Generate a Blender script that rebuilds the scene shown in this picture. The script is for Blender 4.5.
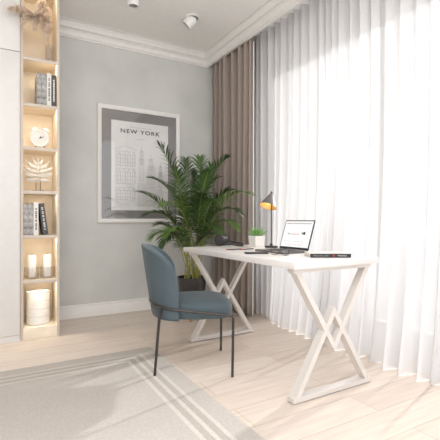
import bpy, bmesh, math, random
from mathutils import Vector, Matrix
random.seed(7)
PI = math.pi
sc = bpy.context.scene
for o in list(bpy.data.objects): bpy.data.objects.remove(o)
C = sc.collection

# ------------------------------------------------------------------ camera
cam = bpy.data.cameras.new('camera'); cam.lens = 394/440*36; cam.sensor_width = 36
cam.clip_start = 0.05
camo = bpy.data.objects.new('camera', cam); C.objects.link(camo)
camo.location = (0, 0, 0.97); camo.rotation_euler = (PI/2, 0, -PI/6)
sc.camera = camo
# ------------------------------------------------------------------ light
WORLD = 1.7; SUN = 12.5; WIN = 8; FILL = 60
w = bpy.data.worlds.new('daylight'); sc.world = w; w.use_nodes = True
bg = w.node_tree.nodes['Background']
bg.inputs[0].default_value = (0.97, 0.985, 1.0, 1); bg.inputs[1].default_value = WORLD
az, el = math.radians(15), math.radians(22)
sun = bpy.data.lights.new('sun', 'SUN'); sun.energy = SUN; sun.angle = math.radians(2.0); sun.color = (1, 0.98, 0.96)
so = bpy.data.objects.new('sun', sun); C.objects.link(so); so.location = (8, 4, 5)
sdir = Vector((-math.cos(el)*math.cos(az), -math.cos(el)*math.sin(az), -math.sin(el)))
so.rotation_euler = sdir.to_track_quat('-Z', 'Y').to_euler()
wl = bpy.data.lights.new('window_daylight', 'AREA'); wl.shape = 'RECTANGLE'; wl.size = 2.6; wl.size_y = 2.6; wl.energy = WIN
wl.color = (0.98, 0.99, 1.0)
wo = bpy.data.objects.new('window_daylight', wl); C.objects.link(wo); wo.location = (3.15, 2.9, 1.35); wo.rotation_euler = (0, PI/2, 0)
rl = bpy.data.lights.new('overhead_fill_light', 'AREA'); rl.shape = 'RECTANGLE'; rl.size = 2.6; rl.size_y = 1.6; rl.energy = FILL  # added fill: unseen area light overhead that brightens the room
rl.color = (1.0, 0.99, 0.985)
ro = bpy.data.objects.new('overhead_fill_light', rl); C.objects.link(ro); ro.location = (0.2, 0.7, 2.8); ro.rotation_euler = (math.radians(22), 0, 0)
sc.view_settings.view_transform = 'Standard'; sc.view_settings.look = 'None'
sc.view_settings.gamma = 1; sc.view_settings.use_curve_mapping = False
sc.view_settings.exposure = 0.1
try:
    sc.cycles.max_bounces = 10; sc.cycles.diffuse_bounces = 6; sc.cycles.transparent_max_bounces = 16
    sc.cycles.sample_clamp_indirect = 6; sc.cycles.caustics_reflective = False; sc.cycles.caustics_refractive = False
    sc.cycles.use_denoising = True
except Exception: pass

# ------------------------------------------------------------------ materials
def srgb(r, g, b):
    f = lambda c: ((c/255+0.055)/1.055)**2.4 if c/255 > 0.04045 else c/255/12.92
    return (f(r), f(g), f(b), 1)
def mat(name, col, rough=0.5, metal=0.0, spec=0.5, noise=0, nscale=20, bump=0, bscale=200, **kw):
    m = bpy.data.materials.new(name); m.use_nodes = True
    nt = m.node_tree; b = nt.nodes['Principled BSDF']
    b.inputs['Base Color'].default_value = col; b.inputs['Roughness'].default_value = rough
    b.inputs['Metallic'].default_value = metal; b.inputs['Specular IOR Level'].default_value = spec
    for k, v in kw.items(): b.inputs[k].default_value = v
    tc = nt.nodes.new('ShaderNodeTexCoord')
    n = nt.nodes.new('ShaderNodeTexNoise'); n.inputs['Scale'].default_value = nscale; n.inputs['Detail'].default_value = 6
    nt.links.new(tc.outputs['Object'], n.inputs['Vector'])
    r = nt.nodes.new('ShaderNodeMapRange'); r.inputs[1].default_value = 0.3; r.inputs[2].default_value = 0.7
    k = noise if noise else 0.02
    r.inputs[3].default_value = 1-k; r.inputs[4].default_value = 1+k
    nt.links.new(n.outputs['Fac'], r.inputs[0])
    mx = nt.nodes.new('ShaderNodeVectorMath'); mx.operation = 'SCALE'; mx.inputs[0].default_value = col[:3]
    nt.links.new(r.outputs[0], mx.inputs['Scale']); nt.links.new(mx.outputs[0], b.inputs['Base Color'])
    if bump:
        n2 = nt.nodes.new('ShaderNodeTexNoise'); n2.inputs['Scale'].default_value = bscale; n2.inputs['Detail'].default_value = 3
        nt.links.new(tc.outputs['Object'], n2.inputs['Vector'])
        bp = nt.nodes.new('ShaderNodeBump'); bp.inputs['Strength'].default_value = bump; bp.inputs['Distance'].default_value = 0.002
        nt.links.new(n2.outputs['Fac'], bp.inputs['Height']); nt.links.new(bp.outputs[0], b.inputs['Normal'])
    return m
def emit(name, col, s):
    m = bpy.data.materials.new(name); m.use_nodes = True; nt = m.node_tree
    nt.nodes.remove(nt.nodes['Principled BSDF']); e = nt.nodes.new('ShaderNodeEmission')
    e.inputs[0].default_value = col; e.inputs[1].default_value = s
    nt.links.new(e.outputs[0], nt.nodes['Material Output'].inputs[0]); return m
def glassmat(name, tint=(1, 1, 1, 1), ior=1.45, rough=0.02, base=0.0):
    m = bpy.data.materials.new(name); m.use_nodes = True; nt = m.node_tree
    nt.nodes.remove(nt.nodes['Principled BSDF'])
    t = nt.nodes.new('ShaderNodeBsdfTransparent'); t.inputs[0].default_value = tint
    g = nt.nodes.new('ShaderNodeBsdfGlossy'); g.inputs['Roughness'].default_value = rough
    f = nt.nodes.new('ShaderNodeLayerWeight'); f.inputs[0].default_value = 0.5
    pw_ = nt.nodes.new('ShaderNodeMath'); pw_.operation = 'POWER'; pw_.inputs[1].default_value = 4.0
    nt.links.new(f.outputs['Facing'], pw_.inputs[0])
    a = nt.nodes.new('ShaderNodeMath'); a.operation = 'MULTIPLY_ADD'; a.inputs[1].default_value = ior-1; a.inputs[2].default_value = .03+base
    nt.links.new(pw_.outputs[0], a.inputs[0])
    mx = nt.nodes.new('ShaderNodeMixShader'); nt.links.new(a.outputs[0], mx.inputs[0])
    nt.links.new(t.outputs[0], mx.inputs[1]); nt.links.new(g.outputs[0], mx.inputs[2])
    nt.links.new(mx.outputs[0], nt.nodes['Material Output'].inputs[0]); return m

M = {}
M['wall'] = mat('plaster_wall', srgb(207, 208, 205), 0.85, spec=0.2, noise=0.07, nscale=2.6, bump=0.15, bscale=30)
M['wallplain'] = mat('plain_wall', srgb(225, 224, 222), 0.9, spec=0.2)
M['ceiling'] = mat('ceiling_paint', srgb(243, 241, 238), 0.9, spec=0.2)
M['trim'] = mat('trim_paint', srgb(236, 234, 231), 0.5)
M['white'] = mat('white_lacquer', srgb(236, 235, 233), 0.4)
M['desk'] = mat('white_desk', srgb(229, 226, 224), 0.35)
M['wardrobe'] = mat('wardrobe_lacquer', srgb(226, 224, 222), 0.45)
M['metalwhite'] = mat('white_steel', srgb(220, 215, 211), 0.35)
M['wood'] = mat('pale_oak_shelf', srgb(241, 229, 210), 0.55, noise=0.06, nscale=8)
M['edge'] = mat('shelf_edge', srgb(206, 194, 182), 0.55)
M['drape'] = mat('taupe_drape', srgb(161, 149, 141), 0.9, spec=0.1, noise=0.06, nscale=120, bump=0.5, bscale=350)
M['chair'] = mat('teal_velvet', srgb(83, 95, 101), 0.85, spec=0.15, noise=0.06, nscale=9, bump=0.2, bscale=500, **{'Sheen Weight': 0.15, 'Sheen Roughness': 0.4})
M['gunmetal'] = mat('gunmetal', srgb(78, 74, 72), 0.35, metal=0.7)
M['darkpot'] = mat('charcoal_pot', srgb(58, 55, 55), 0.35)
M['soil'] = mat('soil', srgb(62, 46, 36), 0.95, noise=0.4, nscale=60, bump=1, bscale=80)
M['legwood'] = mat('warm_wood', srgb(170, 110, 55), 0.5, noise=0.1)
M['stalk'] = mat('palm_stalk', srgb(150, 150, 80), 0.5, noise=0.1)
M['leaf1'] = mat('palm_leaf_dark', srgb(54, 78, 40), 0.42, noise=0.25, nscale=6)
M['leaf2'] = mat('palm_leaf_mid', srgb(70, 100, 48), 0.42, noise=0.25, nscale=6)
M['leaf3'] = mat('palm_leaf_fresh', srgb(98, 130, 60), 0.42, noise=0.2, nscale=6)
M['black'] = mat('black_plastic', srgb(38, 37, 38), 0.4)
M['softblack'] = mat('soft_black', srgb(52, 50, 50), 0.65)
M['red'] = mat('red_paint', srgb(205, 50, 45), 0.5)
M['alu'] = mat('dark_aluminium', srgb(120, 116, 116), 0.35, metal=0.6)
M['screen'] = emit('laptop_display', (1, 1, 1, 1), 0.95)
M['glass'] = glassmat('clear_glass', (1, 1, 1, 1))
M['vaseglass'] = glassmat('ribbed_glass', (0.96, 0.96, 0.96, 1), 1.5, 0.08, 0.05)
M['picglass'] = glassmat('picture_glass', (1, 1, 1, 1), 1.5, 0.01, 0.035)
M['mat'] = mat('grey_mount', srgb(132, 129, 127), 0.8)
M['paper'] = mat('poster_paper', srgb(240, 239, 237), 0.8)
M['ink'] = mat('poster_ink', srgb(50, 50, 50), 0.8)
M['inksoft'] = mat('poster_ink_soft', srgb(176, 175, 174), 0.8)
M['inksky'] = mat('poster_ink_grey', srgb(150, 149, 148), 0.8)
M['ceramic'] = mat('white_ceramic', srgb(240, 238, 234), 0.35)
M['leafwhite'] = mat('silvery_white', srgb(184, 181, 177), 0.5)
M['softgrey'] = mat('grey_socket', srgb(120, 122, 122), 0.5)
M['wax'] = mat('candle_wax', srgb(244, 240, 234), 0.5)
M['marble'] = mat('marbled_cover', srgb(160, 158, 156), 0.5, noise=0.75, nscale=24)
M['bookwhite'] = mat('white_cover', srgb(228, 225, 220), 0.6)
M['bookdark'] = mat('charcoal_cover', srgb(78, 77, 78), 0.6)
M['pages'] = mat('book_pages', srgb(236, 228, 214), 0.8, noise=0.05, nscale=300)
M['pampas'] = mat('dried_pampas', srgb(224, 206, 188), 0.9, noise=0.15, nscale=40)
M['succ'] = mat('succulent_green', srgb(128, 172, 104), 0.5, noise=0.2, nscale=40)
M['shade'] = mat('lamp_shade_grey', srgb(120, 116, 114), 0.4, metal=0.3)
M['shadein'] = mat('lamp_shade_inside', srgb(225, 190, 130), 0.4, metal=0.2)
M['bulb'] = emit('bulb_glow', (1.0, 0.70, 0.34, 1), 16)
M['led'] = emit('led_glow', (1.0, 0.87, 0.68, 1), 85)
M['lens'] = mat('spot_lens', srgb(150, 150, 150), 0.15, metal=0.8)
M['winframe'] = mat('window_frame', srgb(226, 226, 228), 0.4)
M['gappad'] = mat('gap_shade_pad', srgb(84, 78, 74), 0.7)

def floor_mat():
    m = bpy.data.materials.new('oak_planks'); m.use_nodes = True; nt = m.node_tree; b = nt.nodes['Principled BSDF']
    tc = nt.nodes.new('ShaderNodeTexCoord')
    br = nt.nodes.new('ShaderNodeTexBrick'); br.offset = 0.37; br.offset_frequency = 2
    br.inputs['Scale'].default_value = 1.0; br.inputs['Brick Width'].default_value = 1.7; br.inputs['Row Height'].default_value = 0.19
    br.inputs['Mortar Size'].default_value = 0.0016; br.inputs['Mortar Smooth'].default_value = 0.3
    br.inputs['Color1'].default_value = srgb(226, 214, 203); br.inputs['Color2'].default_value = srgb(215, 200, 187)
    br.inputs['Mortar'].default_value = srgb(180, 163, 147)
    nt.links.new(tc.outputs['Object'], br.inputs['Vector'])
    mp = nt.nodes.new('ShaderNodeMapping'); mp.inputs['Scale'].default_value = (2.2, 26, 1)
    nt.links.new(tc.outputs['Object'], mp.inputs['Vector'])
    n = nt.nodes.new('ShaderNodeTexNoise'); n.inputs['Scale'].default_value = 1.4; n.inputs['Detail'].default_value = 8; n.inputs['Distortion'].default_value = 0.6
    nt.links.new(mp.outputs[0], n.inputs['Vector'])
    r = nt.nodes.new('ShaderNodeMapRange'); r.inputs[1].default_value = .3; r.inputs[2].default_value = .7; r.inputs[3].default_value = .9; r.inputs[4].default_value = 1.06
    nt.links.new(n.outputs['Fac'], r.inputs[0])
    s = nt.nodes.new('ShaderNodeVectorMath'); s.operation = 'SCALE'
    nt.links.new(br.outputs['Color'], s.inputs[0]); nt.links.new(r.outputs[0], s.inputs['Scale'])
    nt.links.new(s.outputs[0], b.inputs['Base Color'])
    b.inputs['Roughness'].default_value = 0.42; b.inputs['Specular IOR Level'].default_value = 0.35
    return m
M['floor'] = floor_mat()

def sheer_mat():
    m = bpy.data.materials.new('sheer_voile'); m.use_nodes = True; nt = m.node_tree
    nt.nodes.remove(nt.nodes['Principled BSDF'])
    tr = nt.nodes.new('ShaderNodeBsdfTransparent')
    tl = nt.nodes.new('ShaderNodeBsdfTranslucent'); tl.inputs[0].default_value = (0.17, 0.169, 0.172, 1)
    df = nt.nodes.new('ShaderNodeBsdfDiffuse'); df.inputs[0].default_value = (0.90, 0.895, 0.90, 1)
    m1 = nt.nodes.new('ShaderNodeMixShader'); m1.inputs[0].default_value = 0.74
    nt.links.new(tl.outputs[0], m1.inputs[1]); nt.links.new(df.outputs[0], m1.inputs[2])
    m2 = nt.nodes.new('ShaderNodeMixShader'); m2.inputs[0].default_value = 0.86
    nt.links.new(tr.outputs[0], m2.inputs[1]); nt.links.new(m1.outputs[0], m2.inputs[2])
    nt.links.new(m2.outputs[0], nt.nodes['Material Output'].inputs[0]); return m
M['sheer'] = sheer_mat()

def rug_mat(x1, y1):
    m = bpy.data.materials.new('woven_rug'); m.use_nodes = True; nt = m.node_tree; b = nt.nodes['Principled BSDF']
    tc = nt.nodes.new('ShaderNodeTexCoord'); sp = nt.nodes.new('ShaderNodeSeparateXYZ'); nt.links.new(tc.outputs['Object'], sp.inputs[0])
    def math_(op, a, c):
        n = nt.nodes.new('ShaderNodeMath'); n.operation = op
        for i, v in enumerate((a, c)):
            if isinstance(v, (int, float)): n.inputs[i].default_value = v
            else: nt.links.new(v, n.inputs[i])
        return n.outputs[0]
    dx = math_('SUBTRACT', x1, sp.outputs[0]); dy = math_('SUBTRACT', y1, sp.outputs[1])
    d = math_('MINIMUM', dx, dy)
    cr = nt.nodes.new('ShaderNodeValToRGB'); cr.color_ramp.interpolation = 'CONSTANT'
    sc_ = math_('DIVIDE', d, 0.5); nt.links.new(sc_, cr.inputs[0])
    base = srgb(196, 190, 184); light = srgb(211, 206, 200); dark = srgb(187, 180, 173)
    els = cr.color_ramp.elements
    stops = [(0, base), (0.105, light), (0.128, dark), (0.163, light), (0.186, dark), (0.221, light), (0.246, base)]
    els[0].position = 0; els[0].color = base
    els[1].position = stops[1][0]/0.5; els[1].color = stops[1][1]
    for p, c in stops[2:]:
        e = els.new(p/0.5); e.color = c
    n = nt.nodes.new('ShaderNodeTexNoise'); n.inputs['Scale'].default_value = 90; n.inputs['Detail'].default_value = 5
    nt.links.new(tc.outputs['Object'], n.inputs['Vector'])
    r = nt.nodes.new('ShaderNodeMapRange'); r.inputs[1].default_value = .25; r.inputs[2].default_value = .75; r.inputs[3].default_value = .9; r.inputs[4].default_value = 1.1
    nt.links.new(n.outputs['Fac'], r.inputs[0])
    s = nt.nodes.new('ShaderNodeVectorMath'); s.operation = 'SCALE'
    nt.links.new(cr.outputs[0], s.inputs[0]); nt.links.new(r.outputs[0], s.inputs['Scale'])
    nt.links.new(s.outputs[0], b.inputs['Base Color'])
    b.inputs['Roughness'].default_value = 0.95; b.inputs['Specular IOR Level'].default_value = 0.1
    bp = nt.nodes.new('ShaderNodeBump'); bp.inputs['Strength'].default_value = 0.5; bp.inputs['Distance'].default_value = 0.003
    nt.links.new(n.outputs['Fac'], bp.inputs['Height']); nt.links.new(bp.outputs[0], b.inputs['Normal'])
    return m

# ------------------------------------------------------------------ mesh helpers
def BM(): return bmesh.new()
def box(bm, a, b, bev=0.0, seg=2, mtx=None):
    t = bmesh.new()
    bmesh.ops.create_cube(t, size=1)
    for v in t.verts:
        v.co = Vector([(a[i]+b[i])/2 + v.co[i]*(b[i]-a[i]) for i in range(3)])
    if bev: bmesh.ops.bevel(t, geom=list(t.edges), offset=bev, segments=seg, profile=0.5, affect='EDGES')
    if mtx: bmesh.ops.transform(t, matrix=mtx, verts=t.verts)
    me = bpy.data.meshes.new('t'); t.to_mesh(me); t.free(); bm.from_mesh(me); bpy.data.meshes.remove(me)
def frames(pts):
    pts = [Vector(p) for p in pts]; T = []
    for i in range(len(pts)):
        a = pts[max(i-1, 0)]; b = pts[min(i+1, len(pts)-1)]; T.append((b-a).normalized())
    up = Vector((0, 0, 1)) if abs(T[0].z) < 0.9 else Vector((1, 0, 0))
    n = (up - T[0]*up.dot(T[0])).normalized(); N = [n]
    for i in range(1, len(pts)):
        n = (N[-1] - T[i]*N[-1].dot(T[i])); n = n.normalized() if n.length > 1e-6 else N[-1]; N.append(n)
    return pts, T, N
def tube(bm, pts, r, seg=10, caps=True, closed=False):
    pts, T, N = frames(pts); rings = []
    for i, p in enumerate(pts):
        ri = r[i] if isinstance(r, (list, tuple)) else r
        B = T[i].cross(N[i])
        rings.append([bm.verts.new(p + (N[i]*math.cos(2*PI*k/seg) + B*math.sin(2*PI*k/seg))*ri) for k in range(seg)])
    for i in range(len(rings)-1 if not closed else len(rings)):
        A, B2 = rings[i], rings[(i+1) % len(rings)]
        for k in range(seg):
            bm.faces.new((A[k], A[(k+1) % seg], B2[(k+1) % seg], B2[k]))
    if caps and not closed:
        bm.faces.new(list(reversed(rings[0]))); bm.faces.new(rings[-1])
def lathe(bm, prof, c=(0, 0, 0), seg=32, cap=True, mtx=None, wob=None):
    rings = []; new = []
    for r, z in prof:
        ring = []
        for k in range(seg):
            a = 2*PI*k/seg; rr = r*(wob(a) if wob else 1)
            v = bm.verts.new((c[0]+rr*math.cos(a), c[1]+rr*math.sin(a), c[2]+z)); ring.append(v); new.append(v)
        rings.append(ring)
    for A, B in zip(rings, rings[1:]):
        for k in range(seg): bm.faces.new((A[k], A[(k+1) % seg], B[(k+1) % seg], B[k]))
    if cap:
        bm.faces.new(list(reversed(rings[0]))); bm.faces.new(rings[-1])
    if mtx: bmesh.ops.transform(bm, matrix=mtx, verts=new)
def sweep_profile(bm, prof, p0, p1, out):      # profile (offset along out, z) swept from p0 to p1
    p0, p1, out = Vector(p0), Vector(p1), Vector(out)
    A = [bm.verts.new(p0 + out*o + Vector((0, 0, z))) for o, z in prof]
    B = [bm.verts.new(p1 + out*o + Vector((0, 0, z))) for o, z in prof]
    n = len(prof)
    for i in range(n): bm.faces.new((A[i], A[(i+1) % n], B[(i+1) % n], B[i]))
    bm.faces.new(list(reversed(A))); bm.faces.new(B)
    bmesh.ops.recalc_face_normals(bm, faces=bm.faces)
def bezier(p0, p1, p2, p3, n):
    p0, p1, p2, p3 = map(Vector, (p0, p1, p2, p3)); out = []
    for i in range(n+1):
        t = i/n; s = 1-t
        out.append(p0*s**3 + p1*3*s*s*t + p2*3*s*t*t + p3*t**3)
    return out
def fillet(pts, r, n=6):
    pts = [Vector(p) for p in pts]; out = [pts[0]]
    for i in range(1, len(pts)-1):
        a = (pts[i-1]-pts[i]); b = (pts[i+1]-pts[i]); q = min(r, a.length*.45, b.length*.45)
        A = pts[i]+a.normalized()*q; B = pts[i]+b.normalized()*q
        for k in range(n+1):
            t = k/n; out.append(A*(1-t)**2 + pts[i]*2*t*(1-t) + B*t*t)
    out.append(pts[-1]); return out
def obj(name, bm, m, parent=None, smooth=True, angle=40, normals=True):
    if normals: bmesh.ops.recalc_face_normals(bm, faces=bm.faces)
    me = bpy.data.meshes.new(name); bm.to_mesh(me); bm.free()
    if smooth:
        for p in me.polygons: p.use_smooth = True
        try: me.set_sharp_from_angle(angle=math.radians(angle))
        except Exception: pass
    me.materials.append(M[m] if isinstance(m, str) else m)
    o = bpy.data.objects.new(name, me); C.objects.link(o)
    if parent: o.parent = parent
    return o
def tag(o, label, cat, group=None):
    o['label'] = label; o['category'] = cat
    if group: o['group'] = group
    return o
def thing(name, label, cat, loc=(0, 0, 0), rz=0, group=None):
    o = bpy.data.objects.new(name, None); C.objects.link(o); o.empty_display_size = .05
    o.location = loc; o.rotation_euler = (0, 0, rz)
    return tag(o, label, cat, group)
def struct(name, bm, m, parent=None, smooth=True):
    o = obj(name, bm, m, parent, smooth)
    if not parent: o['kind'] = 'structure'
    return o
def text_bm(s, size, mtx, spacing=1.0, xs=1.0, ext=0.0004, off=0.0):
    cu = bpy.data.curves.new('txt', 'FONT'); cu.body = s; cu.size = size; cu.align_x = 'CENTER'; cu.space_character = spacing; cu.extrude = ext; cu.offset = off
    to = bpy.data.objects.new('txt', cu); C.objects.link(to)
    bpy.context.view_layer.update()
    me = bpy.data.meshes.new_from_object(to.evaluated_get(bpy.context.evaluated_depsgraph_get()))
    bm = BM(); bm.from_mesh(me)
    bpy.data.objects.remove(to); bpy.data.curves.remove(cu); bpy.data.meshes.remove(me)
    bmesh.ops.transform(bm, matrix=mtx @ Matrix.Diagonal((xs, 1, 1, 1)), verts=bm.verts)
    return bm
def unproj(px, py, d):
    lat = (px-220)/394*d
    return Vector((.8660254*lat + .5*d, -.5*lat + .8660254*d, .97 + (220-py)/394*d))

# ------------------------------------------------------------------ room shell
XL, XW, YB, YF, ZC = -1.7, 2.62, 4.10, -1.6, 2.91
b = BM(); box(b, (XL-.1, YF, -.1), (XW+.2, YB+.1, 0)); struct('floor', b, 'floor', smooth=False)
b = BM(); box(b, (XL-.1, YF, ZC), (XW+.2, YB+.1, ZC+.1)); struct('ceiling', b, 'ceiling', smooth=False)
b = BM(); box(b, (XL-.1, YB, 0), (XW+.2, YB+.1, ZC)); struct('wall_back', b, 'wall', smooth=False)
b = BM(); box(b, (XL-.1, YF, 0), (XL, YB, ZC)); struct('wall_left', b, 'wallplain', smooth=False)
WY0, WY1, WZ0, WZ1 = -0.7, 3.25, 0.10, 2.56
b = BM()
box(b, (XW, YF, 0), (XW+.2, WY0, ZC)); box(b, (XW, WY1, 0), (XW+.2, YB, ZC))
box(b, (XW, WY0, 0), (XW+.2, WY1, WZ0)); box(b, (XW, WY0, WZ1), (XW+.2, WY1, ZC))
struct('wall_right', b, 'wallplain', smooth=False)
b = BM()
fx0, fx1 = XW+.06, XW+.12
box(b, (fx0, WY0, WZ0), (fx1, WY1, WZ0+.06)); box(b, (fx0, WY0, WZ1-.06), (fx1, WY1, WZ1))
n_b = 3
for i in range(n_b+1):
    y = WY0 + (WY1-WY0)*i/n_b; ww = .035
    y0 = min(max(y-ww/2, WY0), WY1-ww); box(b, (fx0, y0, WZ0+.06), (fx1, y0+ww, WZ1-.06))
wf = struct('window_1', b, 'winframe', smooth=False)
b = BM(); box(b, (fx0+.026, WY0+.01, WZ0+.03), (fx0+.032, WY1-.01, WZ1-.03)); g = obj('glass_pane', b, 'glass', wf, smooth=False)

# cornices
crown = [(0, -.146), (.014, -.146), (.014, -.137), (.008, -.136), (.008, -.132), (.02, -.126), (.024, -.1), (.032, -.082), (.044, -.076), (.044, -.071), (.034, -.070), (.034, -.066), (.05, -.064), (.052, -.060),
         (.058, -.045), (.068, -.028), (.078, -.020), (.078, -.012), (.068, -.011), (.068, -.006), (.086, -.005), (.086, 0), (0, 0)]
b = BM(); sweep_profile(b, crown, (XL, YB, ZC), (2.19, YB, ZC), (0, -1, 0)); struct('trim_1', b, 'trim')
PX = 2.195                                     # pelmet board that hides the curtain track
b = BM(); sweep_profile(b, crown, (PX, YF, ZC), (PX, YB, ZC), (-1, 0, 0)); box(b, (PX, YF, ZC-.146), (PX+.016, YB, ZC)); struct('trim_2', b, 'trim')
# baseboard
bp = [(0, 0), (.016, 0), (.016, .098), (.013, .104), (.013, .108), (.016, .112), (.015, .122), (.008, .128), (0, .128)]
b = BM(); sweep_profile(b, bp, (.49, YB, 0), (XW, YB, 0), (0, -1, 0)); struct('baseboard_back', b, 'trim')

# ------------------------------------------------------------------ rug
RX1, RY1 = 1.035, 2.86
b = BM(); box(b, (-1.3, -.9, .0005), (RX1, RY1, .0085), .003)
rug = obj('area_rug', b, rug_mat(RX1, RY1)); tag(rug, 'grey woven area rug with pale border stripes on the oak floor', 'rug')

# ------------------------------------------------------------------ curtains
def curtain(name, x0, y0, y1, z0, z1, amp, nf, m, seed, flare=0, shift=0, nz=26, per=14, puddle=0):
    rnd = random.Random(seed); ny = nf*per
    ph = []; acc = 0; 
    wid = [rnd.uniform(.65, 1.4) for _ in range(nf)]; tot = sum(wid)
    am = [rnd.uniform(.7, 1.25) for _ in range(nf+1)]
    edges = [0]
    for q in wid: edges.append(edges[-1]+q/tot)
    wav = [rnd.uniform(-1, 1) for _ in range(nf+1)]
    bm = BM(); rows = []
    for j in range(nz+1):
        t = j/nz; z = z1 + (z0-z1)*t
        row = []
        for f in range(nf):
            for k in range(per):
                s = k/per; u = edges[f] + (edges[f+1]-edges[f])*s
                a = amp*(am[f]*(1-s)+am[f+1]*s)*(1 + flare*max(0, t-.35)**2*2.4)
                sway = math.sin(t*2.6+wav[f]*3)*.012*t*wav[f]
                env = min(1, max(0, (u-.06)/.16)) if shift < -.05 else 1; a = a if env == 1 else amp + (a-amp)*env
                x = x0 + shift*env*t**3 + a*math.sin(2*PI*s)*(.85+.15*math.sin(3*t+f)) + a*.22*math.sin(4*PI*s+wav[f]*2+t)
                y = y0 + (y1-y0)*u + sway
                zz = z
                if j == nz: zz = z + puddle*(.5+.5*math.sin(2*PI*s+f*1.3))
                row.append(bm.verts.new((x, y, zz)))
        rows.append(row)
    for A, B in zip(rows, rows[1:]):
        for k in range(len(A)-1): bm.faces.new((A[k], A[k+1], B[k+1], B[k]))
    return obj(name, bm, m, angle=180)
dr = curtain('drape', 2.258, 4.06, 3.24, .012, 2.88, .05, 7, 'drape', 3, flare=.3, shift=-.01)
so_ = dr.modifiers.new('thick', 'SOLIDIFY'); so_.thickness = .004
tag(dr, 'taupe fabric drape hanging in folds beside the sheer curtain', 'curtain')
b = BM(); tube(b, [(2.245, 3.236, .015), (2.253, 3.236, 1.0), (2.256, 3.236, 2.75)], .006, 8); obj('lining_edge', b, 'white', dr)
sh = curtain('sheer_curtain', 2.405, 3.45, .2, .0015, 2.89, .034, 34, 'sheer', 11, flare=1.6, shift=-.115, puddle=0)
tag(sh, 'white translucent sheer curtain covering the wide window', 'curtain')

# ------------------------------------------------------------------ wardrobe
wd = thing('wardrobe', 'tall white flat-front wardrobe at left beside the lit shelves', 'wardrobe', (-.110, 3.52, 0))
hw = .3
b = BM(); box(b, (-hw, .02, .052), (hw, .575, 2.905)); obj('body', b, 'wardrobe', wd, smooth=False)
b = BM(); box(b, (-hw, .012, .0), (hw, .03, .05)); obj('plinth', b, 'wardrobe', wd, smooth=False)
b = BM(); box(b, (-hw+.001, 0, .054), (hw-.001, .0195, 2.308), .0015); obj('door', b, 'wardrobe', wd)
b = BM(); box(b, (-hw+.001, 0, 2.314), (hw-.001, .0195, 2.903), .0015); obj('door', b, 'wardrobe', wd)

# ------------------------------------------------------------------ shelving unit
SX0, SX1, SY0, SY1 = .192, .487, 3.535, 4.095
su = thing('shelving_unit', 'narrow pale oak shelving tower with warm lit open compartments', 'shelves', (SX0, SY0, 0))
W = SX1-SX0
IL, IR = SX0+.021, SX1-.019
ID = .31
b = BM(); box(b, (0, 0, 0), (.021, SY1-SY0, 2.905), .001); obj('side_panel', b, 'edge', su)
b = BM(); box(b, (W-.019, 0, 0), (W, SY1-SY0, 2.905), .001); obj('side_panel', b, 'edge', su)
b = BM(); box(b, (.021, ID, .0), (W-.019, ID+.018, 2.905)); obj('back_panel', b, 'wood', su, smooth=False)
b = BM(); box(b, (.021, 0, 2.88), (W-.019, ID, 2.905)); box(b, (.0226, .002, 2.868), (W-.0206, .014, 2.8805)); obj('top_panel', b, 'wood', su, smooth=False)
# veneer linings on the inner faces
b = BM(); box(b, (W-.0205, .004, .093), (W-.0191, ID, 2.88)); obj('lining', b, 'wood', su, smooth=False)
b = BM(); box(b, (.0211, .004, .093), (.0225, ID, 2.88)); obj('lining', b, 'wood', su, smooth=False)
b = BM(); box(b, (.021, .0, 0), (W-.019, ID, .093), .001); obj('plinth', b, 'wood', su)
SH = [2.294, 1.919, 1.567, 1.209, .845, .478]
for z in SH:
    b = BM(); box(b, (.0226, .0135, z-.019), (W-.0206, ID-.001, z)); s_ = obj('shelf', b, 'wood', su, smooth=False)
    b = BM(); box(b, (.0226, .002, z-.026), (W-.0206, .0137, z+.0003), .001); obj('front_edge', b, 'edge', s_)
    b = BM(); box(b, (.03, .0145, z-.0200), (W-.028, .0235, z-.0188)); obj('led_strip', b, 'led', s_, smooth=False)
b = BM(); box(b, (.03, .0145, 2.8790), (W-.028, .0235, 2.8802)); obj('led_strip', b, 'led', su, smooth=False)

# books in the shelves
def book(name, label, x, z, wd_, h, dep, m, grp, y=3.552, tilt=0, bars=None):
    t = thing(name, label, 'book', (x+wd_/2, y, z+.0005), 0, grp)
    b = BM(); box(b, (-wd_/2, .002, 0), (-wd_/2+.003, dep, h)); box(b, (wd_/2-.003, .002, 0), (wd_/2, dep, h)); box(b, (-wd_/2, 0, 0), (wd_/2, .004, h), .001)
    obj('cover', b, m, t, smooth=False)
    b = BM(); box(b, (-wd_/2+.0032, .0042, .003), (wd_/2-.0032, dep-.004, h-.004)); obj('page_block', b, 'pages', t, smooth=False)
    if bars:
        b = BM(); rnd = random.Random(len(label)*7+int(x*1000))
        zz = h*.16
        while zz < h*.86:
            q = rnd.uniform(.006, .016)
            box(b, (-wd_*.16, -.0006, zz), (wd_*.16, .0005, zz+q)); zz += q+rnd.choice((.004, .004, .012))
        obj('spine_lettering', b, bars, t, smooth=False)
    if tilt: t.rotation_euler = (0, tilt, 0); t.location.z += abs(math.sin(tilt))*wd_/2+.0003
    return t
g1 = 'books on the upper shelf'
book('book', 'grey marbled book, first in the upright row under the pampas shelf', .316, 1.919, .033, .262, .2, 'marble', g1)
book('book', 'grey marbled book between a marbled and a white book, upper book shelf', .350, 1.919, .041, .258, .2, 'marble', g1)
book('book', 'white spine book beside the charcoal book on the upper book shelf', .392, 1.919, .033, .272, .2, 'bookwhite', g1, bars='bookdark')
book('book', 'upright charcoal book against the side panel above the clock', .4265, 1.919, .037, .26, .2, 'bookdark', g1, bars='bookwhite')
g2 = 'books on the lower shelf'
book('book', 'grey marbled book at the end of the row under the leaf sculpture', .2165, .845, .037, .258, .2, 'marble', g2)
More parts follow.
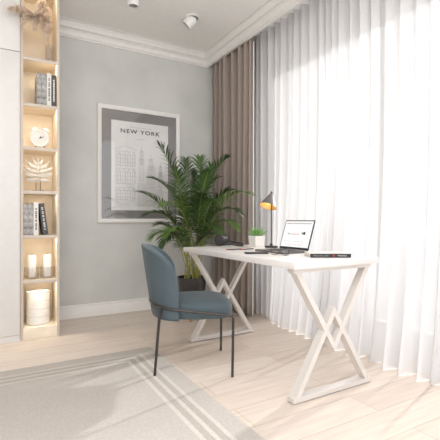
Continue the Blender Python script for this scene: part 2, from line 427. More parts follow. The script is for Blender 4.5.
book('book', 'grey marbled book touching the white book under the leaf sculpture', .254, .845, .037, .255, .2, 'marble', g2)
book('book', 'white spine book with the charcoal one leaning on it', .2915, .845, .036, .27, .2, 'bookwhite', g2, bars='bookdark')
book('book', 'charcoal book leaning left on the shelf above the candles',   .3625, .845, .04, .262, .2, 'bookdark', g2, tilt=-.125, bars='bookwhite')

# alarm clock
ck = thing('alarm_clock', 'small white twin-bell alarm clock on the shelf above the leaf sculpture', 'clock', (.345, 3.62, 1.567), -.25)
R90 = Matrix.Rotation(PI/2, 4, 'X')
def disc(prof, c, seg=36):      # lathe about the -y axis
    b = BM(); lathe(b, prof, seg=seg, mtx=Matrix.Translation(c) @ R90); return b
obj('case', disc([(.055, -.045), (.066, -.035), (.07, -.01), (.072, .012), (.07, .02), (.062, .022), (.058, .014)], (0, 0, .084)), 'ceramic', ck)
obj('dial', disc([(.058, 0), (.058, .003)], (0, -.0125, .084)), 'bookwhite', ck, smooth=False)
b = BM()
box(b, (-.003, -.0185, .083), (.003, -.0165, .106), mtx=Matrix.Translation((0, 0, .084)) @ Matrix.Rotation(.5, 4, 'Y') @ Matrix.Translation((0, 0, -.084)))
box(b, (-.0025, -.0185, .083), (.0025, -.0165, .118), mtx=Matrix.Translation((0, 0, .084)) @ Matrix.Rotation(1.1, 4, 'Y') @ Matrix.Translation((0, 0, -.084)))
obj('clock_hand', b, 'black', ck, smooth=False)
for s in (-1, 1):
    b = BM(); lathe(b, [(.004, -.014), (.026, 0), (.024, .012), (.014, .021), (.003, .024)], seg=20, mtx=Matrix.Translation((s*.042, .01, .152)) @ Matrix.Rotation(s*.6, 4, 'Y')); obj('bell', b, 'ceramic', ck)
    b = BM(); tube(b, [(s*.03, 0, .026), (s*.036, 0, .0035)], [.007, .005], 10); obj('foot', b, 'gunmetal', ck)
b = BM(); tube(b, [(-.012, .01, .154), (0, .01, .175), (.012, .01, .154)], .003, 8); obj('handle', b, 'ceramic', ck)

# leaf sculpture
ls = thing('leaf_sculpture', 'white carved leaf sculpture on a two-rod metal stand', 'sculpture', (.337, 3.68, 1.209), -.2)
b = BM(); box(b, (-.05, -.02, .0005), (.05, .02, .012), .002); obj('base', b, 'gunmetal', ls)
for s in (-1, 1):
    b = BM(); tube(b, [(s*.017, 0, .012), (s*.017, 0, .12)], .003, 8); obj('rod', b, 'gunmetal', ls)
b = BM()
tube(b, [(0, -.004, .085), (.0, -.008, .17), (0, -.004, .25), (.0, 0, .295)], [.006, .006, .005, .003], 8)
for s in (-1, 1):
    for i, (z, L, up) in enumerate(((.104, .09, -.010), (.138, .112, .016), (.172, .112, .04), (.206, .088, .058), (.24, .05, .058))):
        pts = bezier((0, -.004, z), (s*L*.4, -.012, z-.006), (s*L*.8, -.016, z+up*.4), (s*L, -.004, z+up), 8)
        n = len(pts); wdt = [  .005+.012*math.sin(PI*min(1, (k+.6)/n)) for k in range(n)]
        top = [bmv for bmv in ()]
        ringA = []
        for p, q in zip(pts, wdt):
            ringA.append([b.verts.new(p+Vector((0, 0, q))), b.verts.new(p+Vector((0, -.006, 0))), b.verts.new(p+Vector((0, 0, -q))), b.verts.new(p+Vector((0, .005, 0)))])
        for A, B in zip(ringA, ringA[1:]):
            for k in range(4): b.faces.new((A[k], A[(k+1) % 4], B[(k+1) % 4], B[k]))
        b.faces.new(ringA[0]); b.faces.new(ringA[-1])
obj('leaf', b, 'leafwhite', ls, angle=60)

# candles in ribbed glass holders
rib = lambda a: 1 + .03*math.sin(a*14)
def candle_pair(x, la, lb):
    h = BM(); lathe(h, [(.045, 0), (.054, .004), (.0565, .03), (.0565, .095), (.0525, .095), (.0525, .012), (.03, .010)], seg=84, wob=rib)
    t = obj('candle_holder', h, 'vaseglass'); t.location = (x, 3.655, .4785); tag(t, la, 'candle holder', 'ribbed glass candle holders')
    t = thing('candle', lb, 'candle', (x, 3.655, .49), 0, 'white pillar candles')
    c = BM(); lathe(c, [(.032, 0), (.033, .003), (.033, .177), (.03, .183), (.008, .187)], seg=28); obj('wax_body', c, 'wax', t)
    c = BM(); tube(c, [(0, 0, .186), (.001, 0, .194), (.003, 0, .199)], .0014, 6); obj('wick', c, 'gunmetal', t)
candle_pair(.286, 'ribbed glass holder of the candle nearer the wardrobe', 'white pillar candle nearer the wardrobe in a glass holder')
candle_pair(.406, 'ribbed glass holder of the candle farther from the wardrobe', 'white pillar candle farther from the wardrobe in a glass holder')

# banded drum canister
cn = thing('canister', 'white banded drum canister on the bottom shelf', 'canister', (.336, 3.68, .093))
prof = [(.08, .0005)]
for k in range(4):
    z0, z1 = .004+k*.0655, .004+(k+1)*.0655
    prof += [(.085, z0), (.0905, z0+.003), (.0905, z1-.006), (.085, z1-.003)]
b = BM(); lathe(b, prof, seg=48); obj('body', b, 'ceramic', cn)
b = BM(); lathe(b, [(.088, .2655), (.0925, .2665), (.0925, .281), (.089, .284), (.03, .285)], seg=48); obj('lid', b, 'ceramic', cn)
for zb in (.0695, .2005):
    b = BM()
    for k in range(40):
        a = 2*PI*k/40; bmesh.ops.create_icosphere(b, subdivisions=1, radius=.0032, matrix=Matrix.Translation((.088*math.cos(a), .088*math.sin(a), zb)))
    obj('beading', b, 'bookwhite', cn)

# glass vase and pampas
vx, vy, vz = .425, 3.66, 2.294
b = BM(); lathe(b, [(.02, 0), (.034, .003), (.036, .04), (.035, .17), (.032, .17), (.033, .03), (.015, .012)], seg=60, wob=lambda a: 1+.025*math.sin(a*12))
va = obj('glass_vase', b, 'vaseglass'); va.location = (vx, vy, vz+.0005); tag(va, 'slim ribbed glass vase holding the dried pampas', 'vase')
def pampas(label, tip, c1, c2, seed, plume=.55, n=240, L=.05):
    rnd = random.Random(seed); base = Vector((vx+rnd.uniform(-.01, .01), vy+rnd.uniform(-.01, .01), vz+.02))
    t = thing('pampas_stem', label, 'dried grass', base, 0, 'dried pampas stems in the vase')
    pts = bezier(Vector((0, 0, 0)), Vector(c1)-base, Vector(c2)-base, Vector(tip)-base, 40)
    b = BM(); tube(b, pts, [.0022-.0014*i/40 for i in range(41)], 6); obj('stalk', b, 'pampas', t)
    b = BM(); pts2, T, N = frames(pts)
    for k in range(n):
        f = 1-plume + plume*rnd.random(); i = min(39, int(f*40)); fr = f*40-i
        p = pts2[i].lerp(pts2[i+1], fr); g_ = (f-(1-plume))/plume
        ll = L*(.35+1.0*math.sin(PI*min(.95, g_*.85+.12)))*rnd.uniform(.6, 1.2)
        a = rnd.uniform(0, 2*PI); B = T[i].cross(N[i]); side = (N[i]*math.cos(a)+B*math.sin(a))
        d1 = (T[i]*.8 + side*.75).normalized(); p1 = p + d1*ll*.6; p2 = p1 + (d1*.6+Vector((0, 0, -.75))).normalized()*ll*.55
        wv = d1.cross(Vector((rnd.uniform(-1, 1), rnd.uniform(-1, 1), .3))).normalized()*.0016
        v = [b.verts.new(p), b.verts.new(p1+wv), b.verts.new(p2), b.verts.new(p1-wv)]; b.faces.new(v)
        # fluffy barbs
        for s in (-1, 1):
            q = p1 + wv.normalized()*s*ll*.22 + d1*ll*.15 + Vector((0, 0, -.006))
            b.faces.new((b.verts.new(p.lerp(p1, .5)), b.verts.new(p1+d1*.002), b.verts.new(q)))
    obj('plume', b, 'pampas', t, smooth=False, normals=False)
def P(px, py, y):   # a point on the plane at depth y seen at that place
    k = (px-220)/394; d = y/(.8660254-.5*k); return unproj(px, py, d)
V0 = Vector((vx, vy, vz+.2))
pampas('longest pampas stem drooping over the wardrobe front', P(9, 9, 3.42), V0+Vector((-.02, -.02, .16)), P(24, 3, 3.43), 1, .5, 200, .045)
pampas('pampas stem arching towards the wardrobe below the longest one', P(22, 24, 3.44), V0+Vector((-.02, -.02, .2)), P(32, 6, 3.5), 2, .55, 220, .05)
pampas('short pampas stem hanging low over the vase rim', P(45, 37, 3.52), V0+Vector((-.02, -.03, .25)), P(42, 5, 3.53), 3, .75, 260, .055)
pampas('full upright pampas stem with the thickest plume', P(40, -4, 3.6), V0+Vector((.0, -.01, .1)), V0+Vector((-.03, -.01, .2)), 4, .65, 320, .06)
pampas('pampas stem bending forward in front of the upright one', P(35, 30, 3.5), V0+Vector((-.01, -.02, .24)), P(37, 3, 3.53), 5, .6, 280, .05)

# ------------------------------------------------------------------ picture
FX0, FX1, FZ0, FZ1 = .921, 1.832, .942, 2.157
pf = thing('picture_frame', 'large white framed city poster hanging on the grey wall', 'picture', ((FX0+FX1)/2, YB-.001, FZ0))
pw, ph_ = (FX1-FX0)/2, FZ1-FZ0
b = BM()
fw = .042
def mitre(bm, prof):     # prof (inset, depth) around a rectangle
    loops = []
    for ins, dp in prof:
        loops.append([bm.verts.new(v) for v in ((-pw+ins, -dp, ins), (pw-ins, -dp, ins), (pw-ins, -dp, ph_-ins), (-pw+ins, -dp, ph_-ins))])
    n = len(loops)
    for i in range(n):
        A, B = loops[i], loops[(i+1) % n]
        for k in range(4): bm.faces.new((A[k], A[(k+1) % 4], B[(k+1) % 4], B[k]))
mitre(b, [(0, 0), (0, .026), (.003, .03), (.02, .03), (.024, .026), (.03, .024), (fw-.003, .022), (fw, .019), (fw, 0)])
obj('frame', b, 'trim', pf, smooth=False)
b = BM(); box(b, (-pw+fw-.001, -.008, fw-.001), (pw-fw+.001, -.004, ph_-fw+.001)); obj('mount', b, 'mat', pf, smooth=False)
cx = (FX0+FX1)/2
p0, p1, q0, q1 = 1.063-cx, 1.692-cx, 1.073-FZ0, 2.011-FZ0
b = BM(); box(b, (p0, -.010, q0), (p1, -.0082, q1)); po = obj('poster', b, 'paper', pf, smooth=False)
pc = (p0+p1)/2; PW = p1-p0
XZ = Matrix.Translation((pc, -.0103, q1-.122)) @ Matrix.Rotation(PI/2, 4, 'X')
bt = text_bm('NEW YORK', .058, XZ, spacing=1.22, xs=1.0, off=.0012)
xs_ = [v.co.x for v in bt.verts]; wnow = max(xs_)-min(xs_)
k = .435/wnow; mid = (max(xs_)+min(xs_))/2
for v in bt.verts: v.co.x = pc + (v.co.x-mid)*k
obj('title_lettering', bt, 'ink', po, smooth=False)
b = BM()
def ln(x0, z0, x1, z1, w_=.0022):
    A, B = Vector((x0, 0, z0)), Vector((x1, 0, z1)); d = (B-A); L = d.length; a = math.atan2(d.z, d.x)
    box(b, (0, -.0003, -w_/2), (L, .0003, w_/2), mtx=Matrix.Translation((A.x, -.0103, A.z)) @ Matrix.Rotation(-a, 4, 'Y'))
def rect(x0, z0, x1, z1):
    ln(x0, z0, x1, z0); ln(x1, z0, x1, z1); ln(x1, z1, x0, z1); ln(x0, z1, x0, z0)
# rows of fine print above and below the title, drawn as hairlines
ln(pc-.12, q1-.058, pc+.12, q1-.058, .003); obj('fine_print', b, 'inksoft', po, smooth=False)
b = BM(); ln(pc-.045, q1-.178, pc+.045, q1-.178, .004); obj('fine_print', b, 'inksoft', po, smooth=False); b = BM()
L0 = p0+.05
# three drawings of bridges and facades in the left column
for zt, hh in ((q1-.32, .15), (q1-.5, .16), (q1-.70, .13)):
    rect(L0, zt-hh, L0+.20, zt)
    for i in range(4):
        xx = L0+.02+i*.052; ln(xx, zt-hh, xx, zt-.03); ln(xx, zt-.03, xx+.013, zt-.01); ln(xx+.013, zt-.01, xx+.026, zt-.03); ln(xx+.026, zt-.03, xx+.026, zt-hh)
    for i in range(4): ln(L0, zt-hh*.25*i, L0+.2, zt-hh*.25*i, .0016)
ln(L0-.02, q1-.30, L0+.1, q1-.26); ln(L0+.1, q1-.26, L0+.22, q1-.30)
# tapering towers on the right
for x0, wd2, zt in ((pc+.01, .075, q1-.30), (pc+.115, .10, q1-.38), (pc+.225, .06, q1-.45)):
    for s, f in ((1, 0), (.72, .45), (.45, .75)):
        hw_ = wd2*s/2; zb = q0+.05 + (zt-q0-.05)*f; ze = q0+.05 + (zt-q0-.05)*min(1, f+.4)
        rect(x0-hw_, zb, x0+hw_, ze)
        for i in range(1, 5): ln(x0-hw_+2*hw_*i/5, zb, x0-hw_+2*hw_*i/5, ze, .0014)
    ln(x0, zt-.02, x0, zt+.05)
for i in range(9): ln(L0, q0+.045+i*.011, p1-.05, q0+.045+i*.011, .0012)
obj('skyline_print', b, 'inksky', po, smooth=False)
b = BM(); box(b, (-pw+fw-.0015, -.0175, fw-.0015), (pw-fw+.0015, -.0155, ph_-fw+.0015)); obj('glazing', b, 'picglass', pf, smooth=False)

# ------------------------------------------------------------------ palm
pb = Vector((1.70, 3.50, 0))
pl = thing('potted_palm', 'tall green palm in a charcoal pot on the floor behind the desk', 'plant', pb)
b = BM(); lathe(b, [(.08, .13), (.105, .135), (.12, .16), (.142, .39), (.145, .405), (.145, .412), (.135, .412), (.132, .385), (.05, .38)], seg=40); obj('pot', b, 'darkpot', pl)
b = BM(); lathe(b, [(.131, .378), (.131, .388), (.05, .398), (.01, .40)], seg=32); obj('soil', b, 'soil', pl)
b = BM()
ring = [(.112*math.cos(2*PI*k/32), .112*math.sin(2*PI*k/32), .122) for k in range(32)]
tube(b, ring, .008, 8, closed=True); obj('stand_ring', b, 'legwood', pl)
for k in range(4):
    a = PI/4 + k*PI/2 + .25; cdx, cdy = math.cos(a), math.sin(a)
    b = BM(); tube(b, [(cdx*.118, cdy*.118, .20), (cdx*.135, cdy*.135, .0)], [.011, .008], 10); obj('stand_leg', b, 'legwood', pl)
def frond(tip, seed, m, nl=26, leaf=.2, bare=.3, rise=.5, hint=None):
    rnd = random.Random(seed)
    a = rnd.uniform(0, 2*PI); r0 = rnd.uniform(.035, .095)
    base = Vector((r0*math.cos(a), r0*math.sin(a), .392)); tip = Vector(tip)-pb
    dz = tip.z-base.z; hor = Vector((tip.x-base.x, tip.y-base.y, 0))
    c1 = base + hor*.12 + Vector((0, 0, max(.25, dz*.55)))
    c2 = base + hor*.55 + Vector((0, 0, dz*.8 + rise*hor.length*.75 + .05))
    N_ = 48; pts = bezier(base, c1, c2, tip, N_)
    b = BM(); tube(b, pts, [.0055-.0042*i/N_ for i in range(N_+1)], 6); root = obj('frond', b, 'stalk', pl)
    b = BM(); pts2, T, Nn = frames(pts)
    for i in range(nl):
        f = bare + (1-bare)*(i+.5)/nl; fi = f*N_; j = min(N_-1, int(fi)); p = pts2[j].lerp(pts2[j+1], fi-j); t = T[j]
        sd = t.cross(Vector((0, 0, 1)))
        if sd.length < .25: sd = sd + Vector((.3, .1, 0))*rnd.choice((1,))
        sd.normalize(); up = sd.cross(t).normalized()
        g_ = (f-bare)/(1-bare)
        ll = leaf*(.35 + .75*math.sin(PI*min(1, .18+g_*.80)))*rnd.uniform(.88, 1.1)
        if g_ > .93: ll *= .8
        for s in (-1, 1):
            sweep = .55 + .75*g_ + rnd.uniform(-.08, .08)
            d0 = (sd*s*math.cos(min(1.3, sweep)) + t*math.sin(min(1.3, sweep)) + up*(.30+rnd.uniform(-.08, .1))).normalized()
            seg = 5; q = p.copy(); d = d0.copy(); L_, R_ = [], []
            wdir = d0.cross(up).normalized()
            wdir = (wdir + up*.35*s).normalized()
            for k2 in range(seg+1):
                u = k2/seg; wv = .0058*math.sin(PI*min(1, .18+u*.82))**.8 if u < 1 else .0004
                L_.append(b.verts.new(q+wdir*wv)); R_.append(b.verts.new(q-wdir*wv))
                d = (d + Vector((0, 0, -.16-.14*u))).normalized(); q = q + d*ll/seg
            for k2 in range(seg): b.faces.new((L_[k2], L_[k2+1], R_[k2+1], R_[k2]))
    lf = obj('leaflets', b, m, root, angle=180, normals=False)
    lf['kind'] = 'stuff'
    return root
TIPS = [(158, 144, 3.75, 0), (139, 192, 3.6, .2), (228, 158, 3.8, .4), (250, 194, 3.5, .5), (150, 178, 3.85, .3), (146, 215, 3.6, .5), (152, 238, 3.45, .6),
        (241, 214, 3.55, .6), (236, 228, 3.6, .7), (174, 168, 3.55, .2), (192, 172, 3.9, .2), (208, 172, 3.55, .2), (219, 178, 3.9, .3), (163, 205, 3.35, .5),
        (178, 195, 3.4, .3), (203, 192, 3.4, .3), (216, 200, 3.5, .5), (160, 250, 3.4, .8), (166, 236, 3.45, .8), (219, 234, 3.5, .8), (186, 160, 4.0, .1), (213, 165, 3.7, .2), (228, 244, 3.6, .8),
        (168, 186, 3.95, .3), (200, 158, 3.75, .1), (232, 190, 3.75, .4), (157, 225, 3.75, .5)]
for i, (px, py, d, rs) in enumerate(TIPS):
    p = unproj(px, py, d); p.y = min(p.y, 3.98); p.x = min(p.x, 2.13)
    frond(p, 100+i, ('leaf1', 'leaf2', 'leaf1', 'leaf3', 'leaf2')[i % 5], nl=31 + (i*5) % 7, leaf=.17 if i > 8 else .20, bare=.34 if i < 12 else .38, rise=rs)

# ------------------------------------------------------------------ ceiling spotlights
def spot(x, y, label, tilt_dir, tilt, L):
    t = thing('ceiling_spotlight', label, 'spotlight', (x, y, ZC), 0, 'white ceiling spotlights')
    b = BM(); lathe(b, [(.055, -.008), (.07, -.007), (.074, -.003), (.074, -.0005), (.05, -.0003)], seg=40); obj('ceiling_ring', b, 'white', t)
    b = BM(); lathe(b, [(.03, -.02), (.052, -.012), (.054, -.0082), (.03, -.0081)], seg=32); obj('socket', b, 'softgrey', t)
    mt = Matrix.Translation((0, 0, -.016)) @ Matrix.Rotation(tilt_dir, 4, 'Z') @ Matrix.Rotation(tilt, 4, 'Y')
    b = BM(); lathe(b, [(.03, .012 if tilt < .1 else .022), (.046, .006), (.05, -.004), (.05, -L), (.048, -L-.003), (.043, -L-.003), (.042, -L+.018), (.03, -L+.02)], seg=40, mtx=mt); bo = obj('housing', b, 'white', t)
    b = BM(); lathe(b, [(.0415, -L+.0145), (.0415, -L+.012), (.03, -L+.010), (.018, -L+.013), (.005, -L+.013)], seg=28, mtx=mt); obj('lens', b, 'lens', bo)
spot(1.66, 3.40, 'white ceiling spotlight tilted sideways, nearer the window curtains', -PI/6, math.radians(45), .085)
spot(1.06, 3.34, 'white ceiling spotlight pointing straight down with its lens showing', 0, .0, .068)

# ------------------------------------------------------------------ desk
DX0, DX1, DY0, DY1, DZ = 1.3405, 1.985, 1.554, 2.919, .75
dk = thing('desk', 'white desk with crossed steel leg frames standing on the oak floor', 'desk', ((DX0+DX1)/2, (DY0+DY1)/2, 0))
hx, hy = (DX1-DX0)/2, (DY1-DY0)/2
TH = .036
b = BM(); box(b, (-hx, -hy, DZ-TH), (hx, hy, DZ), .0025); obj('tabletop', b, 'desk', dk)
def bar(bm, p, q, w_, dep, y):      # square bar in the xz plane from p to q, width w_, at y..y+dep
    p, q = Vector((p[0], 0, p[1])), Vector((q[0], 0, q[1])); d = q-p; n = Vector((-d.z, 0, d.x)).normalized()*w_/2
    vs = []
    for yy in (y, y+dep):
        for c in (p+n, q+n, q-n, p-n): vs.append(bm.verts.new((c.x, yy, c.z)))
    bm.faces.new(vs[0:4]); bm.faces.new(list(reversed(vs[4:8])))
    for k in range(4): bm.faces.new((vs[k], vs[k+4], vs[(k+1) % 4+4], vs[(k+1) % 4]))
def hbar(bm, x0, x1, z0, z1, dep, y): box(bm, (x0, y, z0), (x1, y+dep, z1))
def leg_frame(y):
    bm = BM(); fx = hx-.023; zt = DZ-TH-.0002; bw = .024; dep = .05
    hbar(bm, -fx, fx, zt-bw, zt, dep, y); hbar(bm, -fx, fx, .005, .005+bw, dep, y)
    zm = (zt+.005)/2
    k = .034                               # where the crossing legs kink beside the diamond
    fz = zt
    # slanted legs as parallelograms with level ends
    def slant(xa, za, xb, zb, wx, q0):
        vs = []
        for yy in (y+q0, y+dep-q0):
            for x, z in ((xa-wx/2, za), (xb-wx/2, zb), (xb+wx/2, zb), (xa+wx/2, za)): vs.append(bm.verts.new((x, yy, z)))
        bm.faces.new(vs[0:4]); bm.faces.new(list(reversed(vs[4:8])))
        for q in range(4): bm.faces.new((vs[q], vs[q+4], vs[(q+1) % 4+4], vs[(q+1) % 4]))
    wx = .034; xa = fx-wx/2; tip = .10
    for n_, (sx, zz) in enumerate(((-1, zt), (1, zt), (-1, .005), (1, .005))):
        e = zm - (zz-zm)/(zt-zm)*tip; q0 = .0006+.0004*n_; m_ = (e-zz)/(0-sx*xa)      # mitred where two bars meet at the tip of the diamond
        vs = []
        for yy in (y+q0, y+dep-q0):
            for x, z in ((sx*xa-wx/2, zz), (0, e+m_*wx/2), (0, e-m_*wx/2), (sx*xa+wx/2, zz)): vs.append(bm.verts.new((x, yy, z)))
        bm.faces.new(vs[0:4]); bm.faces.new(list(reversed(vs[4:8])))
        for q in range(4): bm.faces.new((vs[q], vs[q+4], vs[(q+1) % 4+4], vs[(q+1) % 4]))
    o = obj('leg_frame', bm, 'metalwhite', dk, smooth=False)
    b2 = BM()
    box(b2, (-fx+.004, y+.004, .0003), (fx-.004, y+dep-.004, .005))
    obj('gap_pad', b2, 'gappad', o, smooth=False)  # full-length dark pad stands in for the shaded gap under the bar
leg_frame(-hy+.037); leg_frame(hy-.06-.05)

# ------------------------------------------------------------------ chair
ch = thing('dining_chair', 'blue-grey velvet chair with slim gunmetal legs facing the desk', 'chair', (1.155, 2.393, 0), math.atan2(-.375, .927))
# backrest : curved shell
b = BM(); ns, nt_ = 28, 30; rows = []
zb, zt = .352, .808
def halfang(t):
    t0 = .45
    if t <= t0: return 1.0
    q = (t-t0)/(1-t0); return max(0.0, 1-q**2.5)**.5
ts = [1-(1-i/nt_)**1.6 for i in range(nt_+1)]
for t in ts:
    z = zb+(zt-zb)*t; hw_ = halfang(t); hw_ = max(hw_, .04)
    lean = -.058*t**1.1 + .012*(1-t)**3; row = []
    Wd = .236 + .006*t
    for k in range(ns+1):
        phi = (k/ns*2-1)*PI/2*hw_
        u = -.085 - .160*math.cos(phi) + lean*(.25+.75*math.cos(phi)); v = Wd*math.sin(phi)
        row.append(b.verts.new((u, v, z)))
    rows.append(row)
for A, B in zip(rows, rows[1:]):
    for k in range(ns): b.faces.new((A[k], A[k+1], B[k+1], B[k]))
bk = obj('backrest', b, 'chair', ch, angle=180)
md = bk.modifiers.new('thick', 'SOLIDIFY'); md.thickness = .048; md.offset = 0
md = bk.modifiers.new('soft', 'SUBSURF'); md.levels = 1; md.render_levels = 1
# seat cushion
def seat_outline(n, k=1.0):
    pts = []
    for i in range(n):
        a = 2*PI*i/n; c_, s_ = math.cos(a), math.sin(a); e = 2/3.6
        x = abs(c_)**e*(1 if c_ > 0 else -1); y = abs(s_)**e*(1 if s_ > 0 else -1)
        wv = .238 if x > 0 else .238 - .03*abs(x)
        pts.append((.045+.222*x*k, wv*y*k))
    return pts
b = BM(); prof = [(.90, .352), (.965, .356), (.995, .37), (1.0, .385), (1.0, .41), (.985, .432), (.94, .448), (.85, .456), (.6, .461), (.3, .463)]
rings = []
for k, z in prof:
    rings.append([b.verts.new((x, y, z - (.012*max(0, (x-.1)/.16)**2 if z > .42 else 0))) for x, y in seat_outline(72, k)])
for A, B in zip(rings, rings[1:]):
    for i in range(72): b.faces.new((A[i], A[(i+1) % 72], B[(i+1) % 72], B[i]))
b.faces.new(list(reversed(rings[0]))); b.faces.new(rings[-1])
obj('seat', b, 'chair', ch, angle=180)
# tube frame
rz_ = lambda u: .412-.14*u
half = [(.243, -.258), (.1, -.262), (-.05, -.266), (-.12, -.262), (-.185, -.235), (-.24, -.175), (-.262, -.1), (-.274, 0)]
path = [(u, v, rz_(u)) for u, v in half] + [(u, -v, rz_(u)) for u, v in reversed(half[:-1])]
pp = fillet(path, .08, 5)
b = BM(); tube(b, pp, .0085, 10); obj('frame', b, 'gunmetal', ch)
for s in (-1, 1):
    b = BM(); tube(b, fillet([(.205, s*.2595, rz_(.205)), (.245, s*.258, rz_(.243)-.002), (.24, s*.252, .0005)], .03, 6), .0085, 10); obj('leg', b, 'gunmetal', ch)
    b = BM(); tube(b, [(-.20, s*.226, rz_(-.2)), (-.235, s*.186, .0105)], .0085, 10); obj('leg', b, 'gunmetal', ch)

# ------------------------------------------------------------------ things on the desk
# laptop
lp = thing('laptop', 'open dark laptop with a lit screen standing on the white desk', 'laptop', (1.72, 2.139, DZ))
hwid = .152
b = BM(); box(b, (-.112, -hwid, .001), (.108, hwid, .013), .003); obj('base', b, 'alu', lp)
b = BM()
for r in range(5):
    for c_ in range(13): box(b, (-.03+r*.022, -.126+c_*.0196, .0131), (-.03+r*.022+.018, -.126+c_*.0196+.0165, .0142))
obj('keyboard', b, 'black', lp, smooth=False)
b = BM(); box(b, (-.1, -.05, .0131), (-.042, .05, .0135)); obj('trackpad', b, 'softblack', lp, smooth=False)
lm = Matrix.Translation((.108, 0, .014)) @ Matrix.Rotation(math.radians(18), 4, 'Y')
b = BM(); box(b, (-.003, -hwid, 0), (.003, hwid, .214), .002, mtx=lm); ld = obj('lid', b, 'black', lp)
b = BM(); box(b, (-.0036, -hwid+.008, .016), (-.0031, hwid-.008, .206), mtx=lm); scn = obj('display', b, 'screen', ld, smooth=False)
rn = random.Random(5)
def scr(bm, y0, z0, y1, z1): box(bm, (-.0041, y0, z0), (-.0037, y1, z1), mtx=lm)
b = BM(); scr(b, -.13, .186, .13, .192)
for k in range(6): scr(b, .10-k*.036, .055, .10-k*.036+.016, .058)
obj('page_text', b, 'inksoft', scn, smooth=False)
for q in ((-.088, .108, -.068, .128), (-.064, .112, -.052, .124), (-.03, .112, -.016, .115)):
    b = BM(); scr(b, *q); obj('picture_tile', b, 'softblack', scn, smooth=False)
b = BM(); scr(b, .083, .108, .095, .118); obj('icon', b, mat('cyan_icon', srgb(120, 205, 215), .5), scn, smooth=False)
pk = mat('peach_icon', srgb(238, 205, 180), .5)
for k in range(5):
    b = BM(); scr(b, .07-k*.022, .105, .07-k*.022+.016, .115); obj('icon', b, pk, scn, smooth=False)
for k in range(7):
    b = BM(); scr(b, .08-k*.026, .030, .08-k*.026+.01, .037); obj('icon', b, pk, scn, smooth=False)

# desk lamp
lx, ly = 1.930, 2.522
la = thing('desk_lamp', 'slim desk lamp with a grey cone shade on the desk', 'lamp', (lx, ly, DZ))
b = BM(); lathe(b, [(.048, .0005), (.052, .003), (.052, .01), (.049, .013), (.01, .014)], seg=40); obj('base', b, 'softblack', la)
b = BM(); tube(b, [(0, 0, .013), (0, 0, .425)], .0048, 10); obj('pole', b, 'gunmetal', la)
b = BM(); lathe(b, [(.011, .0), (.011, .02), (.006, .024)], c=(0, 0, .01), seg=16); obj('collar', b, 'gunmetal', la)
ld_ = Vector((-.47, -.13, 0)).normalized()
axis = (Vector((0, 0, -1)) + ld_*.46).normalized()
sm = Matrix.Translation((0.002, 0, .43)) @ axis.to_track_quat('Z', 'Y').to_matrix().to_4x4()
b = BM(); lathe(b, [(.006, 0), (.012, .004), (.071, .114), (.0695, .114)], seg=44, cap=False, mtx=sm); shd = obj('lamp_shade', b, 'shade', la)
b = BM(); lathe(b, [(.0695, .1135), (.011, .006), (.004, .004)], seg=44, cap=False, mtx=sm); obj('shade_lining', b, 'shadein', shd)
b = BM(); lathe(b, [(.004, .03), (.012, .045), (.018, .065), (.014, .08), (.004, .086)], seg=20, mtx=sm); obj('bulb', b, 'bulb', shd)
b = BM(); lathe(b, [(.006, -.005), (.009, .004), (.006, .013), (.0015, .018)], c=(0.002, 0, .432), seg=16); obj('knob', b, 'black', la)

# succulent
sp_ = thing('potted_succulent', 'green spiky succulent in a square white pot on the desk', 'plant', (1.932, 2.725, DZ))
b = BM(); vs = [];
for z, r in ((.0005, .044), (.088, .051), (.088, .045), (.075, .044)):
    vs.append([b.verts.new((sx*r, sy*r, z)) for sx, sy in ((-1, -1), (1, -1), (1, 1), (-1, 1))])
for A, B in zip(vs, vs[1:]):
    for k in range(4): b.faces.new((A[k], A[(k+1) % 4], B[(k+1) % 4], B[k]))
b.faces.new(list(reversed(vs[0]))); b.faces.new(vs[-1]); pt = obj('pot', b, 'ceramic', sp_, smooth=False)
b = BM(); box(b, (-.0435, -.0435, .0752), (.0435, .0435, .081), .002); obj('soil', b, 'soil', sp_)
rn = random.Random(9); nleaf = 0
for ringi, (n, ln_, up) in enumerate(((11, .075, .45), (10, .075, .95), (8, .07, 1.6), (5, .065, 3.2))):
    for k in range(n):
        a = 2*PI*(k+.5*ringi)/n + rn.uniform(-.15, .15); d = Vector((math.cos(a), math.sin(a), up)).normalized()
        p = Vector((d.x*.008, d.y*.008, .079)); m_ = p + d*ln_*.5; e = p + d*ln_*rn.uniform(1.0, 1.3) + Vector((0, 0, .012))
        b = BM(); tube(b, bezier(p, p.lerp(m_, .6), m_, e, 6), [.0055, .0085, .0095, .0085, .0065, .004, .0008], 7); obj('leaf', b, 'succ', sp_)

# headphones
hp = thing('headphones', 'black over-ear headphones lying on the desk corner by the palm', 'headphones', (1.725, 2.845, DZ), math.radians(-52)); hp.scale = (1.1, 1.1, 1.1)
cupm = Matrix.Translation((-.06, 0, .0445)) @ Matrix.Rotation(PI/2, 4, 'X') @ Matrix.Rotation(.0, 4, 'Y')
for yy, tl in ((-.036, 0), (.036, 0)):
    b = BM(); m4 = Matrix.Translation((-.06, yy, .0445)) @ Matrix.Rotation(PI/2, 4, 'X')
    lathe(b, [(.02, -.017), (.037, -.015), (.043, -.006), (.043, .006), (.037, .015), (.02, .018)], seg=32, mtx=m4); cup = obj('ear_cup', b, 'softblack', hp)
    s = 1 if yy > 0 else -1
    b = BM(); ringp = [(-.06+.031*math.cos(2*PI*k/28), yy - s*.02, .0445+.031*math.sin(2*PI*k/28)) for k in range(28)]
    tube(b, ringp, .0105, 10, closed=True); obj('ear_pad', b, 'black', cup)
b = BM()
bandp = fillet([(-.045, -.05, .045), (.0, -.062, .03), (.075, -.055, .016), (.115, -.02, .0135), (.115, .02, .0135), (.075, .055, .016), (.0, .062, .03), (-.045, .05, .045)], .05, 6)
pts2, T, N = frames(bandp); rings = []
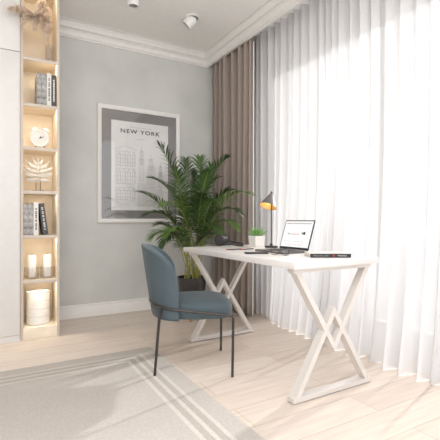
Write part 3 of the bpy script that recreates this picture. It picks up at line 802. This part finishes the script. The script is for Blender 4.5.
for i, p in enumerate(pts2):
    f = i/(len(pts2)-1); hgt = .0055+.007*math.sin(PI*f)**1.5; th = .0045; out = T[i].cross(Vector((0, 0, 1))).normalized()
    rings.append([b.verts.new(p+out*th*math.cos(q*PI/4)+Vector((0, 0, 1))*hgt*math.sin(q*PI/4)) for q in range(8)])
for A, B in zip(rings, rings[1:]):
    for k in range(8): b.faces.new((A[k], A[(k+1) % 8], B[(k+1) % 8], B[k]))
b.faces.new(rings[0]); b.faces.new(rings[-1]); obj('headband', b, 'softblack', hp)

# pencils
def pencil(x, y, rz, label):
    t = thing('pencil', label, 'pencil', (x, y, DZ), rz, 'pencils on the desk')
    b = BM(); tube(b, [(.012, 0, .0042), (.13, 0, .0042)], .0038, 6); obj('barrel', b, 'black', t, smooth=False)
    b = BM(); tube(b, [(-.006, 0, .0042), (.0118, 0, .0042)], .0039, 8); obj('eraser', b, 'red', t)
    b = BM(); tube(b, [(.1302, 0, .0042), (.148, 0, .0038)], [.0036, .0006], 6); obj('tip', b, 'pages', t)
pencil(1.475, 2.455, math.radians(4), 'black pencil with a red end, nearer the chair')
pencil(1.575, 2.425, math.radians(10), 'black pencil with a red end, nearer the laptop')
# phone
t = thing('smartphone', 'black smartphone lying flat between the pencils and the spectacles', 'phone', (1.495, 2.115, DZ), math.radians(-25))
b = BM(); box(b, (-.075, -.036, .0005), (.075, .036, .008), .003); obj('body', b, 'softblack', t)
b = BM(); box(b, (-.071, -.032, .0081), (.071, .032, .0085)); obj('screen', b, 'black', t, smooth=False)
# glasses
t = thing('spectacles', 'thin dark rimmed spectacles lying folded in front of the laptop', 'glasses', (1.545, 1.93, DZ), math.radians(-62))
b = BM()
for s in (-1, 1):
    tube(b, [(s*.034+.026*math.cos(2*PI*k/24), -.004, .0225+.0205*math.sin(2*PI*k/24)) for k in range(24)], .0016, 6, closed=True)
tube(b, bezier((-.008, -.004, .028), (-.004, -.006, .033), (.004, -.006, .033), (.008, -.004, .028), 6), .0015, 6)
obj('rim', b, 'gunmetal', t)
for s in (-1, 1):
    b = BM(); lathe(b, [(.0255, -.0005), (.0255, .0005)], seg=24, mtx=Matrix.Translation((s*.034, -.004, .0225)) @ Matrix.Rotation(PI/2, 4, 'X') @ Matrix.Diagonal((1, .79, 1, 1))); obj('lens', b, 'glass', t, smooth=False)
    b = BM(); tube(b, fillet([(s*.06, -.004, .026), (s*.064, .004, .024), (s*.055, .03, .016), (-s*.05, .012+.01*(s+1), .005)], .008, 4), .0014, 6); obj('temple', b, 'gunmetal', t)
# book on the desk
ang = math.atan2(-.12, .206)
t = thing('book', 'black spine hardback book lying flat on the near end of the desk', 'book', (1.709+.043, 1.669+.073, DZ), ang)
b = BM(); box(b, (-.119, -.085, .0005), (.119, .085, .003)); box(b, (-.119, -.085, .0205), (.119, .085, .023)); cv = obj('cover', b, 'bookwhite', t, smooth=False)
b = BM(); box(b, (-.119, -.0865, .0005), (.119, -.0852, .023)); spn = obj('spine', b, 'black', t, smooth=False)
b = BM(); box(b, (-.1165, -.085, .0032), (.1165, .081, .0203)); obj('page_block', b, 'pages', t, smooth=False)
b1 = text_bm('Independent coffee', .0115, Matrix.Translation((-.058, -.0868, .0085)) @ Matrix.Rotation(PI/2, 4, 'X'), ext=.0002); obj('spine_lettering', b1, 'inksoft', spn, smooth=False)
b1 = text_bm('Manhattan', .0125, Matrix.Translation((.067, -.0868, .0082)) @ Matrix.Rotation(PI/2, 4, 'X'), ext=.0002); obj('spine_lettering', b1, 'bookwhite', spn, smooth=False)
b = BM(); box(b, (.012, -.0870, .007), (.022, -.0866, .0165)); obj('spine_mark', b, 'red', spn, smooth=False)
